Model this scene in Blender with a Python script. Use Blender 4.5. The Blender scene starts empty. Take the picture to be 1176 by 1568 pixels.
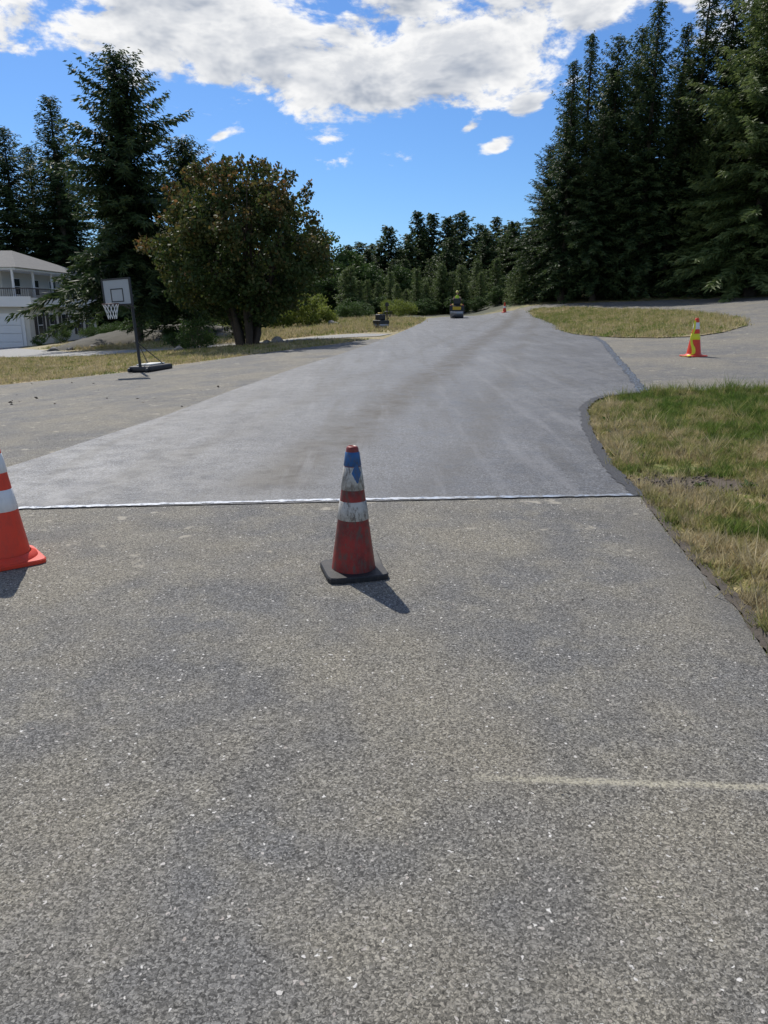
import bpy, math, random
import numpy as np
from mathutils import Vector, Matrix, geometry
rad=math.radians
random.seed(7)
SC=bpy.context.scene
COL=SC.collection
# ---------------------------------------------------------------- terrain
def ss(a,b,t):
    t=np.clip((t-a)/(b-a),0,1);return t*t*(3-2*t)
def rmp(t,w):
    return np.where(t<0,0,np.where(t<w,t*t/(2*w),t-w/2))
def terr(x,y):
    x=np.asarray(x,float);y=np.asarray(y,float)
    zy=0.015*(rmp(y,6)-rmp(y-80,20))
    zl=-0.08*rmp(-x,4)+0.08*rmp(-x-28,6)
    zr=0.03*rmp(x,3)+0.05*rmp(x-7,3)-0.08*rmp(x-30,6)
    bank=0.06*(rmp(y-50,4)-rmp(y-66,6))*ss(7,12,x)
    return zy+ss(3,16,y)*(zl+zr)+bank
def tz(x,y): return float(terr(x,y))
# ---------------------------------------------------------------- materials
class M:
    def __init__(s,name,rough=0.8,spec=None):
        s.m=bpy.data.materials.new(name);s.m.use_nodes=True
        s.nt=s.m.node_tree;s.b=s.nt.nodes['Principled BSDF']
        s.b.inputs['Roughness'].default_value=rough
        if spec is not None:s.b.inputs['Specular IOR Level'].default_value=spec
        s._pos=None
    def n(s,t,ins=None,**at):
        nd=s.nt.nodes.new(t)
        for k,v in at.items():setattr(nd,k,v)
        for k,v in (ins or {}).items():s.put(nd.inputs[k],v)
        return nd
    def put(s,sock,v):
        if isinstance(v,bpy.types.NodeSocket):s.nt.links.new(v,sock)
        else:
            if hasattr(v,'__len__') and len(v)==3 and sock.type=='RGBA':v=(*v,1)
            sock.default_value=v
    @property
    def pos(s):
        if s._pos is None:s._pos=s.n('ShaderNodeNewGeometry').outputs['Position']
        return s._pos
    def obj(s):return s.n('ShaderNodeTexCoord').outputs['Object']
    def xyz(s,v=None):
        q=s.n('ShaderNodeSeparateXYZ',{0:v or s.pos});return q.outputs[0],q.outputs[1],q.outputs[2]
    def noise(s,scale,detail=4,rough=.55,vec=None,out='Fac'):
        return s.n('ShaderNodeTexNoise',{'Vector':vec or s.pos,'Scale':scale,'Detail':detail,'Roughness':rough}).outputs[out]
    def vor(s,scale,vec=None):
        v=s.n('ShaderNodeTexVoronoi',{'Vector':vec or s.pos,'Scale':scale})
        return v.outputs['Distance'],s.n('ShaderNodeSeparateColor',{0:v.outputs['Color']}).outputs
    def ma(s,op,a,b=0.0,c=None,clamp=False):
        ins={0:a,1:b}
        if c is not None:ins[2]=c
        return s.n('ShaderNodeMath',ins,operation=op,use_clamp=clamp).outputs[0]
    def vm(s,op,a,b):
        return s.n('ShaderNodeVectorMath',{0:a,1:b},operation=op).outputs[0]
    def mr(s,v,a,b,c=0.0,d=1.0):
        return s.n('ShaderNodeMapRange',{'Value':v,'From Min':a,'From Max':b,'To Min':c,'To Max':d},interpolation_type='SMOOTHSTEP').outputs[0]
    def mix(s,f,a,b,mode='MIX'):
        return s.n('ShaderNodeMixRGB',{0:f,1:a,2:b},blend_type=mode).outputs[0]
    def gray(s,k):return s.n('ShaderNodeCombineColor',{0:k,1:k,2:k}).outputs[0]
    def ramp(s,f,stops):
        r=s.n('ShaderNodeValToRGB',{0:f});e=r.color_ramp.elements
        while len(e)<len(stops):e.new(.5)
        for i,(p,c) in enumerate(stops):
            e[i].position=p;e[i].color=(*c,1) if len(c)==3 else c
        return r.outputs[0]
    def attr(s,n):return s.n('ShaderNodeAttribute',attribute_name=n).outputs['Fac']
    def bump(s,h,strength=.5,dist=.01):
        o=s.n('ShaderNodeBump',{'Height':h,'Strength':strength,'Distance':dist}).outputs[0];s.put(s.b.inputs['Normal'],o);return o
    def base(s,c):s.put(s.b.inputs['Base Color'],c);return s.m

def simple(name,col,rough=.6,var=.25,scale=6,metal=0,bump=0,spec=None):
    m=M(name,rough,spec);v=m.obj()
    f=m.noise(scale,4,.6,vec=v)
    m.base(m.mix(f,[c*(1-var) for c in col],[min(1,c*(1+var)) for c in col]))
    m.b.inputs['Metallic'].default_value=metal
    if bump:m.bump(m.noise(scale*6,3,vec=v),bump,.01)
    return m.m

def old_asphalt():
    m=M('old_asphalt',.85,.3);x,y,z=m.xyz()
    big=m.noise(.6,3,.65);mid=m.noise(3.2,4,.68);fine=m.noise(95,2,.75)
    wv=m.vm('ADD',m.pos,m.vm('MULTIPLY',m.vm('SUBTRACT',m.noise(120,0,.5,out='Color'),(.5,.5,.5)),(.014,.014,.0)))
    c=m.mix(m.mr(big,.38,.62),(.154,.151,.144),(.226,.206,.164))
    c=m.mix(m.mr(mid,.42,.68,0,.6),c,(.250,.230,.182))
    c=m.mix(m.mr(m.noise(1.1,3,.7,vec=m.vm('ADD',m.pos,(9,4,0))),.48,.72,0,.55),c,(.120,.119,.118))
    d,(r1,g1,b1)=m.vor(165,wv)
    k=m.ma('MULTIPLY',m.mr(r1,0,1,.62,1.42),m.mr(fine,.3,.7,.66,1.32))
    k=m.ma('MULTIPLY',k,m.mr(d,.45,.8,1.0,.40))
    c=m.mix(1,c,m.gray(k),'MULTIPLY')
    st1=m.ma('MULTIPLY',m.mr(d,.55,.36),m.mr(g1,.87,.91))
    c=m.mix(m.ma('MULTIPLY',st1,.7),c,m.mix(b1,(.25,.235,.21),(.50,.48,.43)))
    d2,(r2,g2,b2)=m.vor(64,wv)
    st2=m.ma('MULTIPLY',m.mr(d2,.36,.24),m.mr(r2,.92,.94))
    c=m.mix(m.ma('MULTIPLY',st2,.9),c,m.mix(g2,(.34,.29,.25),(.74,.72,.67)))
    ly=m.ma('ABSOLUTE',m.ma('SUBTRACT',m.ma('ADD',m.ma('MULTIPLY_ADD',x,.055,y),m.ma('MULTIPLY',mid,.05)),2.215))
    lw=m.ma('MULTIPLY',m.mr(ly,.03,.004),m.mr(x,.15,.6))
    lw=m.ma('MULTIPLY',lw,m.mr(fine,.36,.6,.15,.7))
    c=m.mix(lw,c,(.48,.44,.33))
    sp=m.ma('MULTIPLY',m.mr(m.noise(5.5,2,.6),.64,.73,0,.6),m.mr(y,3.6,4.6))
    c=m.mix(sp,c,(.44,.40,.32))
    ed=m.ma('MULTIPLY',m.mr(m.ma('ADD',x,m.ma('MULTIPLY',mid,.35)),1.65,2.1,0,.6),m.mr(y,5.9,4.6))
    c=m.mix(ed,c,(.08,.08,.083))
    m.bump(m.noise(170,2,.7),.85,.005)
    return m.base(c)

def new_asphalt():
    m=M('fresh_asphalt',.62,.5);x,y,z=m.xyz()
    big=m.noise(.35,3,.6);mid=m.noise(4,4,.7);fine=m.noise(80,2,.75)
    c=m.mix(m.mr(big,.38,.62),(.080,.083,.090),(.114,.117,.124))
    c=m.mix(m.mr(mid,.42,.7,0,.45),c,(.152,.154,.158))
    d,(r1,g1,b1)=m.vor(85)
    k=m.ma('MULTIPLY',m.mr(fine,.3,.7,.5,1.45),m.mr(r1,0,1,.5,1.45))
    c=m.mix(1,c,m.gray(k),'MULTIPLY')
    wob=m.ma('MULTIPLY_ADD',m.noise(.25,2,.5),1.0,-.5)
    base=m.ma('ADD',m.ma('ADD',m.ma('MULTIPLY_ADD',y,-.21,2.3),x),wob);pt=m.mr(m.noise(1.5,4,.7),.3,.6,.35,1)
    def track(off,w,k):
        dd=m.ma('ABSOLUTE',m.ma('ADD',base,off))
        return m.ma('MULTIPLY',m.ma('MULTIPLY',m.mr(dd,w,w*.1),pt),k)
    c=m.mix(m.ma('MULTIPLY',track(0,.62,1.0),m.mr(y,5.7,6.4)),c,(.040,.033,.024))
    c=m.mix(track(-1.5,.35,.55),c,(.055,.05,.042))
    c=m.mix(track(1.45,.3,.45),c,(.055,.05,.042))
    sv=m.n('ShaderNodeMapping',{'Vector':m.pos,'Rotation':(0,0,.2),'Scale':(2.2,.16,1)}).outputs[0]
    sn=m.noise(1.4,4,.65,vec=sv)
    c=m.mix(m.mr(sn,.5,.68,0,.6),c,(.056,.054,.050))
    c=m.mix(m.mr(sn,.46,.30,0,.4),c,(.19,.19,.196))
    m.put(m.b.inputs['Roughness'],m.mr(mid,.3,.7,.46,.72))
    m.bump(fine,.95,.005)
    return m.base(c)

def grass_mat(name,blade=False):
    m=M(name,.75,.25);x,y,z=m.xyz()
    n=m.noise(1.7,4,.7);n2=m.noise(.16,2,.5);n3=m.noise(9,3,.7)
    near=m.mr(y,15,13)
    right=m.ma('MULTIPLY',near,m.mr(x,2.1,4.2,.28,-.05))
    far=m.ma('MULTIPLY',m.mr(y,13,15),m.mr(x,-1,4,.36,.22))
    d=m.ma('ADD',m.ma('ADD',right,far),m.ma('ADD',m.ma('MULTIPLY_ADD',n,3.4,-1.30),m.ma('MULTIPLY_ADD',n2,.8,-.4)))
    if blade:d=m.ma('ADD',d,m.ma('MULTIPLY_ADD',m.attr('tone'),.6,-.3))
    c=m.ramp(d,[(.05,(.115,.185,.034)),(.34,(.20,.245,.060)),(.60,(.38,.34,.14)),(.90,(.50,.42,.25))])
    if not blade:c=m.mix(1,c,(.72,.68,.66),'MULTIPLY')
    c=m.mix(1,c,m.gray(m.mr(n3,.25,.75,.55,1.25)),'MULTIPLY')
    if not blade:
        c=m.mix(m.mr(m.noise(2.4,4,.7),.52,.66,0,.7),c,(.15,.115,.08))
        rx=m.ma('DIVIDE',m.ma('SUBTRACT',x,2.7),.65);ry=m.ma('DIVIDE',m.ma('SUBTRACT',y,6.35),.36)
        rr=m.ma('ADD',m.ma('ADD',m.ma('MULTIPLY',rx,rx),m.ma('MULTIPLY',ry,ry)),m.ma('MULTIPLY_ADD',n3,1.4,-.7))
        c=m.mix(m.mr(rr,1.3,.5),c,(.10,.078,.058))
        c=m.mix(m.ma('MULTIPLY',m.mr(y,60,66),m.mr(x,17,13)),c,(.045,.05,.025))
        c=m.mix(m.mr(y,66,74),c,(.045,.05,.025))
        m.bump(n3,.8,.05);return m.base(c)
    m.base(c)
    tr=m.n('ShaderNodeBsdfTranslucent',{0:c});mx=m.n('ShaderNodeMixShader',{0:.35})
    m.nt.links.new(m.b.outputs[0],mx.inputs[1]);m.nt.links.new(tr.outputs[0],mx.inputs[2])
    m.nt.links.new(mx.outputs[0],m.nt.nodes['Material Output'].inputs[0]);return m.m

def leaf_mat(name,stops,trans=.3,rough=.6):
    m=M(name,rough,.3)
    rnd=m.n('ShaderNodeObjectInfo').outputs['Random']
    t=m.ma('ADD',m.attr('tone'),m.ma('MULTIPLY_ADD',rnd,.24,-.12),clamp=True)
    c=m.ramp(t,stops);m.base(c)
    tr=m.n('ShaderNodeBsdfTranslucent',{0:c});mx=m.n('ShaderNodeMixShader',{0:trans})
    m.nt.links.new(m.b.outputs[0],mx.inputs[1]);m.nt.links.new(tr.outputs[0],mx.inputs[2])
    m.nt.links.new(mx.outputs[0],m.nt.nodes['Material Output'].inputs[0]);return m.m

MAT_OLD=old_asphalt();MAT_NEW=new_asphalt()
MAT_GND=grass_mat('lawn_ground');MAT_BLADE=grass_mat('grass_blades',True)
MAT_BARK=simple('bark',(.07,.052,.038),.9,.4,5,bump=.6)
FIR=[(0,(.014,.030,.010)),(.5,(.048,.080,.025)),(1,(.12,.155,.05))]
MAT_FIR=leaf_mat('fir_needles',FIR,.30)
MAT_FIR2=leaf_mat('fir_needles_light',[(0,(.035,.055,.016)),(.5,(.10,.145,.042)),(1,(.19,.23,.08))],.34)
MAT_DEC=leaf_mat('maple_leaves',[(0,(.025,.046,.010)),(.45,(.056,.086,.021)),(.70,(.12,.105,.03)),(1,(.25,.12,.05))],.36)
MAT_GREEN=leaf_mat('green_leaves',[(0,(.03,.06,.012)),(.5,(.07,.12,.03)),(1,(.13,.18,.05))],.35)
MAT_YEL=leaf_mat('yellow_green_leaves',[(0,(.11,.15,.025)),(.5,(.22,.26,.05)),(1,(.36,.36,.09))],.4)
# ---------------------------------------------------------------- mesh helpers
def mesh_np(name,V,F,mats,tone=None,midx=None,smooth=False):
    V=np.asarray(V,np.float32);F=np.asarray(F,np.int32);k=F.shape[1]
    me=bpy.data.meshes.new(name)
    me.vertices.add(len(V));me.vertices.foreach_set('co',V.ravel())
    me.loops.add(F.size);me.loops.foreach_set('vertex_index',F.ravel())
    me.polygons.add(len(F));me.polygons.foreach_set('loop_start',np.arange(0,F.size,k,dtype=np.int32))
    me.polygons.foreach_set('loop_total',np.full(len(F),k,np.int32))
    if midx is not None:me.polygons.foreach_set('material_index',np.asarray(midx,np.int32))
    for m in mats:me.materials.append(m)
    if tone is not None:
        a=me.attributes.new('tone','FLOAT','FACE');a.data.foreach_set('value',np.asarray(tone,np.float32))
    me.update(calc_edges=True);me.validate()
    if smooth:me.polygons.foreach_set('use_smooth',np.ones(len(me.polygons),bool))
    return me
def add(name,me,loc=(0,0,0),rot=(0,0,0),sc=(1,1,1),parent=None,col=None):
    o=bpy.data.objects.new(name,me);o.location=loc;o.rotation_euler=rot;o.scale=sc
    (col or COL).objects.link(o)
    if parent:o.parent=parent
    return o
def empty(name,loc=(0,0,0),rot=(0,0,0),sc=(1,1,1)):
    return add(name,None,loc,rot,sc)
def inpoly(x,y,poly):
    x=np.asarray(x);y=np.asarray(y);r=np.zeros(x.shape,bool);n=len(poly)
    for i in range(n):
        x1,y1=poly[i];x2,y2=poly[(i+1)%n]
        if y1==y2:continue
        c=((y1>y)!=(y2>y))&(x<(x2-x1)*(y-y1)/(y2-y1)+x1)
        r^=c
    return r
def sheet(name,poly,off,mat,step=1.0):
    P=[Vector(p) for p in poly];n=len(P)
    D=[]
    for i in range(n):
        a,b=P[i],P[(i+1)%n];k=max(1,int((b-a).length/step))
        for j in range(k):D.append(a.lerp(b,j/k))
    m=len(D);xs=[p.x for p in D];ys=[p.y for p in D]
    pts=list(D)
    gx=np.arange(math.floor(min(xs)),max(xs),step)+.013;gy=np.arange(math.floor(min(ys)),max(ys),step)+.017
    X,Y=np.meshgrid(gx,gy);ok=inpoly(X.ravel(),Y.ravel(),poly)
    for x,y in zip(X.ravel()[ok],Y.ravel()[ok]):pts.append(Vector((x,y)))
    v,e,f,_,_,_=geometry.delaunay_2d_cdt(pts,[],[list(range(m))],1,1e-4)
    x=np.array([q.x for q in v]);y=np.array([q.y for q in v])
    V=np.stack([x,y,terr(x,y)+off],1)
    me=bpy.data.meshes.new(name);me.from_pydata(V.tolist(),[],[list(q) for q in f]);me.materials.append(mat)
    me.polygons.foreach_set('use_smooth',np.ones(len(me.polygons),bool));me.update()
    return add(name,me)
def ribbon(name,pts,w,off,mat,jit=0.0,step=.15,shift=0.0):
    P=[Vector(p) for p in pts];Q=[]
    for a,b in zip(P,P[1:]):
        k=max(1,int((b-a).length/step))
        for j in range(k):Q.append(a.lerp(b,j/k))
    Q.append(P[-1]);V=[];F=[]
    for i,q in enumerate(Q):
        d=(Q[min(i+1,len(Q)-1)]-Q[max(i-1,0)]).normalized();nrm=Vector((-d.y,d.x))
        wl=w/2*(1+random.uniform(-jit,jit));wr=w/2*(1+random.uniform(-jit,jit))
        for s in (wl-shift,-wr-shift):
            p=q+nrm*s;V.append((p.x,p.y,tz(p.x,p.y)+off))
    F=[(2*i,2*i+1,2*i+3,2*i+2) for i in range(len(Q)-1)]
    return add(name,mesh_np(name,V,F,[mat]))
def boxm(name,x0,x1,y0,y1,z0,z1,mat,parent=None,bev=0.0,rot=None,seg=2):
    c=Vector(((x0+x1)/2,(y0+y1)/2,(z0+z1)/2));h=((x1-x0)/2,(y1-y0)/2,(z1-z0)/2)
    V=[(sx*h[0],sy*h[1],sz*h[2]) for sx in(-1,1) for sy in(-1,1) for sz in(-1,1)]
    F=[(0,1,3,2),(4,6,7,5),(0,4,5,1),(2,3,7,6),(0,2,6,4),(1,5,7,3)]
    me=bpy.data.meshes.new(name);me.from_pydata(V,[],F);me.materials.append(mat)
    o=add(name,me,c,rot or (0,0,0),parent=parent)
    if bev:
        b=o.modifiers.new('b','BEVEL');b.width=bev;b.segments=seg
    return o
def lathe(name,prof,mat,parent=None,loc=(0,0,0),rot=(0,0,0),n=40,smooth=True):
    V=[];F=[]
    for r,z in prof:
        for i in range(n):
            a=2*math.pi*i/n;V.append((r*math.cos(a),r*math.sin(a),z))
    for j in range(len(prof)-1):
        for i in range(n):
            F.append((j*n+i,j*n+(i+1)%n,(j+1)*n+(i+1)%n,(j+1)*n+i))
    me=mesh_np(name,V,F,[mat],smooth=smooth)
    return add(name,me,loc,rot,parent=parent)
def tube(name,pts,r,mat,parent=None,n=10):
    cu=bpy.data.curves.new(name,'CURVE');cu.dimensions='3D';cu.bevel_depth=r;cu.bevel_resolution=3;cu.use_fill_caps=True
    s=cu.splines.new('POLY');s.points.add(len(pts)-1)
    for i,p in enumerate(pts):s.points[i].co=(*p,1)
    cu.materials.append(mat)
    o=bpy.data.objects.new(name,cu);COL.objects.link(o)
    if parent:o.parent=parent
    return o
# ---------------------------------------------------------------- vegetation generators
def trunk_geo(path,radii,n=8,off=0):
    V=[];F=[]
    for (p,r) in zip(path,radii):
        for i in range(n):
            a=2*math.pi*i/n;V.append((p[0]+r*math.cos(a),p[1]+r*math.sin(a),p[2]))
    for j in range(len(path)-1):
        for i in range(n):F.append((off+j*n+i,off+j*n+(i+1)%n,off+(j+1)*n+(i+1)%n,off+(j+1)*n+i))
    return V,F
def diamonds(p,d,L,w,rng):
    N=len(p);r=rng.normal(size=(N,3));s=np.cross(d,r);s/=np.linalg.norm(s,axis=1)[:,None]+1e-9
    mid=p+d*(L*.45)[:,None]
    V=np.empty((N,4,3));V[:,0]=p;V[:,1]=mid+s*w[:,None];V[:,2]=p+d*L[:,None];V[:,3]=mid-s*w[:,None]
    return V.reshape(-1,3),np.arange(4*N).reshape(-1,4)
def conifer(name,seed,H,R,mat,dens=1.0,clear=.05,power=.75,tw=1.0,ragged=.25,nb=15,step=.17,droopk=1.0,thin=1.0):
    rng=np.random.default_rng(seed);P=[];D=[];LL=[];W=[];T=[]
    NB=int(H*nb*dens);ph=rng.uniform(0,6.28,6)
    for i in range(NB):
        t=((i+rng.random())/NB)**.92;z=H*(clear+(1-clear)*t)
        az=i*2.399+rng.normal(0,.5)
        lobe=1+ragged*(.5*math.sin(z*1.3+ph[0]+2*math.sin(az+ph[1]))+.5*math.sin(2*az+z*.7+ph[2])+.4*math.sin(3*az-z*2.1+ph[3]))
        L=(R*((1-t)**power)*min(1,.72+t*3)*lobe*rng.uniform(.72,1.12)+.22)
        if rng.random()<.05:L*=1.25
        ns=max(4,int(L/step));s=(np.arange(ns)+rng.random(ns))/ns
        out=np.array([math.cos(az),math.sin(az),0]);lat=np.array([-math.sin(az),math.cos(az),0])
        rise=.05+.75*t*t;droop=(.62*(1-t)+.10)*droopk;up=.22
        base=out[None]*(s*L)[:,None];base+=lat[None]*(rng.normal(0,.12)*s*s*L)[:,None]
        base[:,2]=z+L*(rise*s-droop*s*s+up*s**4)
        for side in (-1,1,-1,1,0,-1,1):
            m=ns
            dd=out[None]*rng.uniform(.3,.9,(m,1))+lat[None]*side*rng.uniform(.4,1.1,(m,1))
            dd[:,2]+=rng.uniform(-.9,.12,m)
            dd/=np.linalg.norm(dd,axis=1)[:,None]
            ln=(.17+.14*L*(1-.7*s))*rng.uniform(.5,1.35,m)*tw
            P.append(base+rng.normal(0,.07,(m,3)));D.append(dd);LL.append(ln);W.append((rng.uniform(.018,.034,m)*tw+ln*.05)*thin)
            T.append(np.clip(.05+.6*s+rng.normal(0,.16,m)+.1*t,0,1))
    m=30;q=rng.random(m);p=np.stack([np.zeros(m),np.zeros(m),H*(.95)+q*H*.05],1);d=rng.normal(size=(m,3));d[:,2]=np.abs(d[:,2])+.5;d/=np.linalg.norm(d,axis=1)[:,None]
    P.append(p);D.append(d);LL.append((1.05-q)*.45);W.append(np.full(m,.05));T.append(np.full(m,.6))
    V,F=diamonds(np.concatenate(P),np.concatenate(D),np.concatenate(LL),np.concatenate(W),rng)
    tone=np.concatenate(T)
    tv,tf=trunk_geo([(0,0,-.5),(0,0,H*.1),(0,0,H*.5),(0,0,H*.98)],[H*.020,H*.015,H*.009,.02],8,len(V))
    V=np.concatenate([V,tv]);nf=len(F);F=np.concatenate([F,tf])
    return mesh_np(name,V,F,[mat,MAT_BARK],np.concatenate([tone,np.zeros(len(tf))]),[0]*nf+[1]*len(tf))
def leafcloud(rng,cent,rad_,npc,leaf,flat=.75):
    P=[];T=[]
    for c,r in zip(cent,rad_):
        n=int(npc*(r**2)*rng.uniform(.7,1.2))+6
        d=rng.normal(size=(n,3));d/=np.linalg.norm(d,axis=1)[:,None]
        q=c+d*(r*rng.random((n,1))**.45)*np.array([1,1,flat]);P.append(q)
        T.append(np.clip(rng.uniform(.2,.5)+rng.normal(0,.12,n),0,1))
    P=np.concatenate(P);T=np.concatenate(T);N=len(P)
    d=rng.normal(size=(N,3));d[:,2]-=.3;d/=np.linalg.norm(d,axis=1)[:,None]
    L=leaf*rng.uniform(.6,1.4,N);V,F=diamonds(P,d,L,L*.38,rng)
    return V,F,T,P
def broadleaf(name,seed,H,R,mat,trunk=.3,ncl=120,npc=420,leaf=.13,low=.12,stems=5,redtop=0.0,clump=.62,lowcut=.42,shoots=0):
    rng=np.random.default_rng(seed);C=[];RR=[]
    zc=H*(low+(1-low)*.5);rz=H*(1-low)*.5;ph=rng.uniform(0,6.28,4)
    while len(C)<ncl:
        d=rng.normal(size=3);d/=np.linalg.norm(d);u=rng.random()**.33*.93
        if u<.4:continue
        az=math.atan2(d[1],d[0]);u*=1+.04*math.sin(3*az+ph[0]+d[2]*2)+.05*math.sin(5*az+ph[1]-d[2]*4)
        p=d*u
        wz=1.0-.28*max(0,p[2])-lowcut*max(0,-p[2])**1.5
        C.append(np.array([p[0]*R*wz,p[1]*R*wz,zc+p[2]*rz]));RR.append(clump*rng.uniform(.5,1.15))
    for k in range(shoots):
        a=rng.random()*6.28;q=rng.random()**.5*.8;b=np.array([math.cos(a)*q*R*.9,math.sin(a)*q*R*.9,zc+rz*math.sqrt(max(0,1-q*q))*.92])
        for j in range(3):C.append(b+np.array([math.cos(a)*.12*j,math.sin(a)*.12*j,.17*j]));RR.append(.24-.05*j)
    V,F,T,P=leafcloud(rng,C,RR,npc,leaf)
    if redtop:
        h=(P[:,2]-zc)/rz;side=np.sqrt((P[:,0]**2+P[:,1]**2))/R
        T=np.clip(T+redtop*np.clip(h*.55+side*.6-.42,0,1)*rng.uniform(.2,1.2,len(T)),0,1)
    allV=[V];allF=[F];off=len(V);nt=0
    for k in range(stems):
        a=rng.random()*6.28
        e=np.array([math.cos(a)*R*.5,math.sin(a)*R*.5,zc+rz*.3]) if k else np.array([0,0,zc+rz*.4])
        b=np.array([math.cos(a)*trunk*.8,math.sin(a)*trunk*.8,-.3]);path=[];rr=[]
        for s in np.linspace(0,1,7):
            q=b*(1-s)+e*s;q[:2]=b[:2]+(e[:2]-b[:2])*s**1.4;q=q+rng.normal(0,.04,3);path.append(q);rr.append(trunk*.45*(1-s*.85))
        tv,tf=trunk_geo(path,rr,7,off);allV.append(tv);allF.append(tf);off+=len(tv);nt+=len(tf)
        for j in range(5):
            s0=path[rng.integers(2,6)];c=C[rng.integers(len(C))];
            tv,tf=trunk_geo([s0,(s0+c)/2+rng.normal(0,.05,3),c],[trunk*.16,trunk*.1,.01],5,off);allV.append(tv);allF.append(tf);off+=len(tv);nt+=len(tf)
    F=np.concatenate(allF);return mesh_np(name,np.concatenate(allV),F,[mat,MAT_BARK],np.concatenate([T,np.zeros(nt)]),[0]*len(T)+[1]*nt)
# ---------------------------------------------------------------- ground and roads
gx=np.unique(np.concatenate([np.arange(-48,48.1,1.0),np.array([-600,-400,-250,-160,-110,-80,-64,-56,56,64,80,110,160,250,400,600])]))
gy=np.unique(np.concatenate([np.arange(-6,108,1.0),np.array([-60,-30,-15,115,130,150,200,300,450,700,1100])]))
X,Y=np.meshgrid(gx,gy);V=np.stack([X.ravel(),Y.ravel(),terr(X,Y).ravel()],1)
nx=len(gx);F=[(j*nx+i,j*nx+i+1,(j+1)*nx+i+1,(j+1)*nx+i) for j in range(len(gy)-1) for i in range(nx-1)]
add('ground',mesh_np('ground',V,F,[MAT_GND],smooth=True))
OR=[(1.5,1.2),(1.59,2.53),(1.70,3.13),(1.79,3.58),(1.84,4.26),(1.94,5.14),(2.05,5.89)]
NL=[(-3.68,5.45),(-3.65,6.39),(-3.60,7.01),(-3.5,7.54),(-3.38,8.48),(-3.06,10.5),(-2.72,13.65),(-2.05,17.87),(-1.3,21.6),(-0.58,25.9),(0.33,32.5),(1.7,43.3),(2.55,51),(3.25,58.2),(4.2,60.5),(6.1,62),(8.98,61.2),(10.4,58.8)]
NR=[(2.05,5.89),(2.05,6.4),(2.11,7.05),(2.22,7.8),(2.36,8.59),(2.48,9.3),(2.65,10.0),(2.78,10.6),(2.96,11.1),(3.2,11.6),(3.55,12.0),(4.16,12.26),(4.77,14.9),(5.82,19.6),(7.0,24.8),(7.5,27.8),(7.35,29.4),(7.25,31.0),(7.7,34),(8.4,37.5),(9.2,44),(9.7,50),(10.3,55.5)]
sheet('road',[(-45,-12),(1.5,-12)]+OR+[(1.5,8),(1.5,20),(1.0,29.5),(-0.5,30),(-1.8,26.9),(-3.5,24.6),(-5.8,22.0),(-7.0,20.6),(-9.9,19.6),(-14,18.3),(-25,15),(-45,9)],.018,MAT_OLD,.8)
sheet('fresh_asphalt_road',NL+NR[::-1],.025,MAT_NEW,.8)
sheet('driveway',[(3.9,12.3),(4.5,14.9),(5.5,19.6),(7.2,27.6),(7.0,30.5),(9.3,50),(8.7,58),(10.3,60.5),(12.5,60.8),(17.7,57.5),(22.2,54.5),(25.4,52.1),(36,44),(48,36),(48,12.3),(12,12.25),(7,12.2),(5.2,12.35)],.018,MAT_OLD,1.0)
ISL=[(7.3,30.2),(7.55,28.4),(8.1,26.6),(8.9,25.5),(9.9,24.9),(11.1,25.6),(12.9,27.8),(14.5,31.5),(15.6,37),(16.2,43),(15.9,50),(14.6,54.5),(13.0,57),(10.9,57.8),(10.2,55),(9.7,50),(9.15,44),(8.35,37.5),(7.6,34)]
sheet('grass_island',ISL,.045,MAT_GND,1.0)
MAT_PATH=simple('concrete_path',(.27,.265,.25),.85,.2,1.5,bump=.3)
sheet('path',[(-42,52),(-22.7,41.5),(-19.7,39.6),(-12.7,32.9),(-8.0,31.6),(-2.7,31.2),(-0.2,32.4),(0.35,34.5),(-1.2,34.9),(-4.7,32.8),(-9.2,33.4),(-15.7,39.0),(-26,55),(-27.4,59.7),(-42,59.7)],.018,MAT_PATH,1.0)
def paint():
    m=M('chalk_paint',.8);x,y,z=m.xyz()
    white=m.mr(m.noise(22,5,.75),.36,.54);wl=m.mr(x,1.4,-.6,.10,1.0)
    edge=m.mix(m.mr(m.noise(9,4,.7),.42,.58),(.13,.14,.155),(.26,.32,.42))
    return m.base(m.mix(m.ma('MULTIPLY',white,wl),edge,(.66,.68,.70)))
MAT_PAINT=paint();MAT_TAR=simple('tar_edge',(.024,.025,.030),.5,.5,12,bump=.8)
def bl():
    m=M('blue_chalk',.8)
    return m.base(m.mix(m.mr(m.noise(24,5,.75),.52,.62,0,.8),(.025,.03,.04),(.22,.32,.46)))
MAT_BLUE=bl();MAT_SOIL=simple('edge_soil',(.085,.07,.055),.95,.5,9,bump=1)
SEAM=[(-3.68,5.47),(-2.88,5.53),(-1.74,5.64),(-0.55,5.75),(0.58,5.82),(1.4,5.87),(2.06,5.91)]
ribbon('road_marking',SEAM,.055,.0285,MAT_PAINT,.45,.04)
ribbon('tar_seam',NR[:12],.11,.030,MAT_TAR,.35,.06)
ribbon('seam_marking',NR[11:16],.15,.030,MAT_BLUE,.4,.15)
ribbon('soil_edge',OR,.07,.022,MAT_SOIL,.35,.04,shift=.035)
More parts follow.
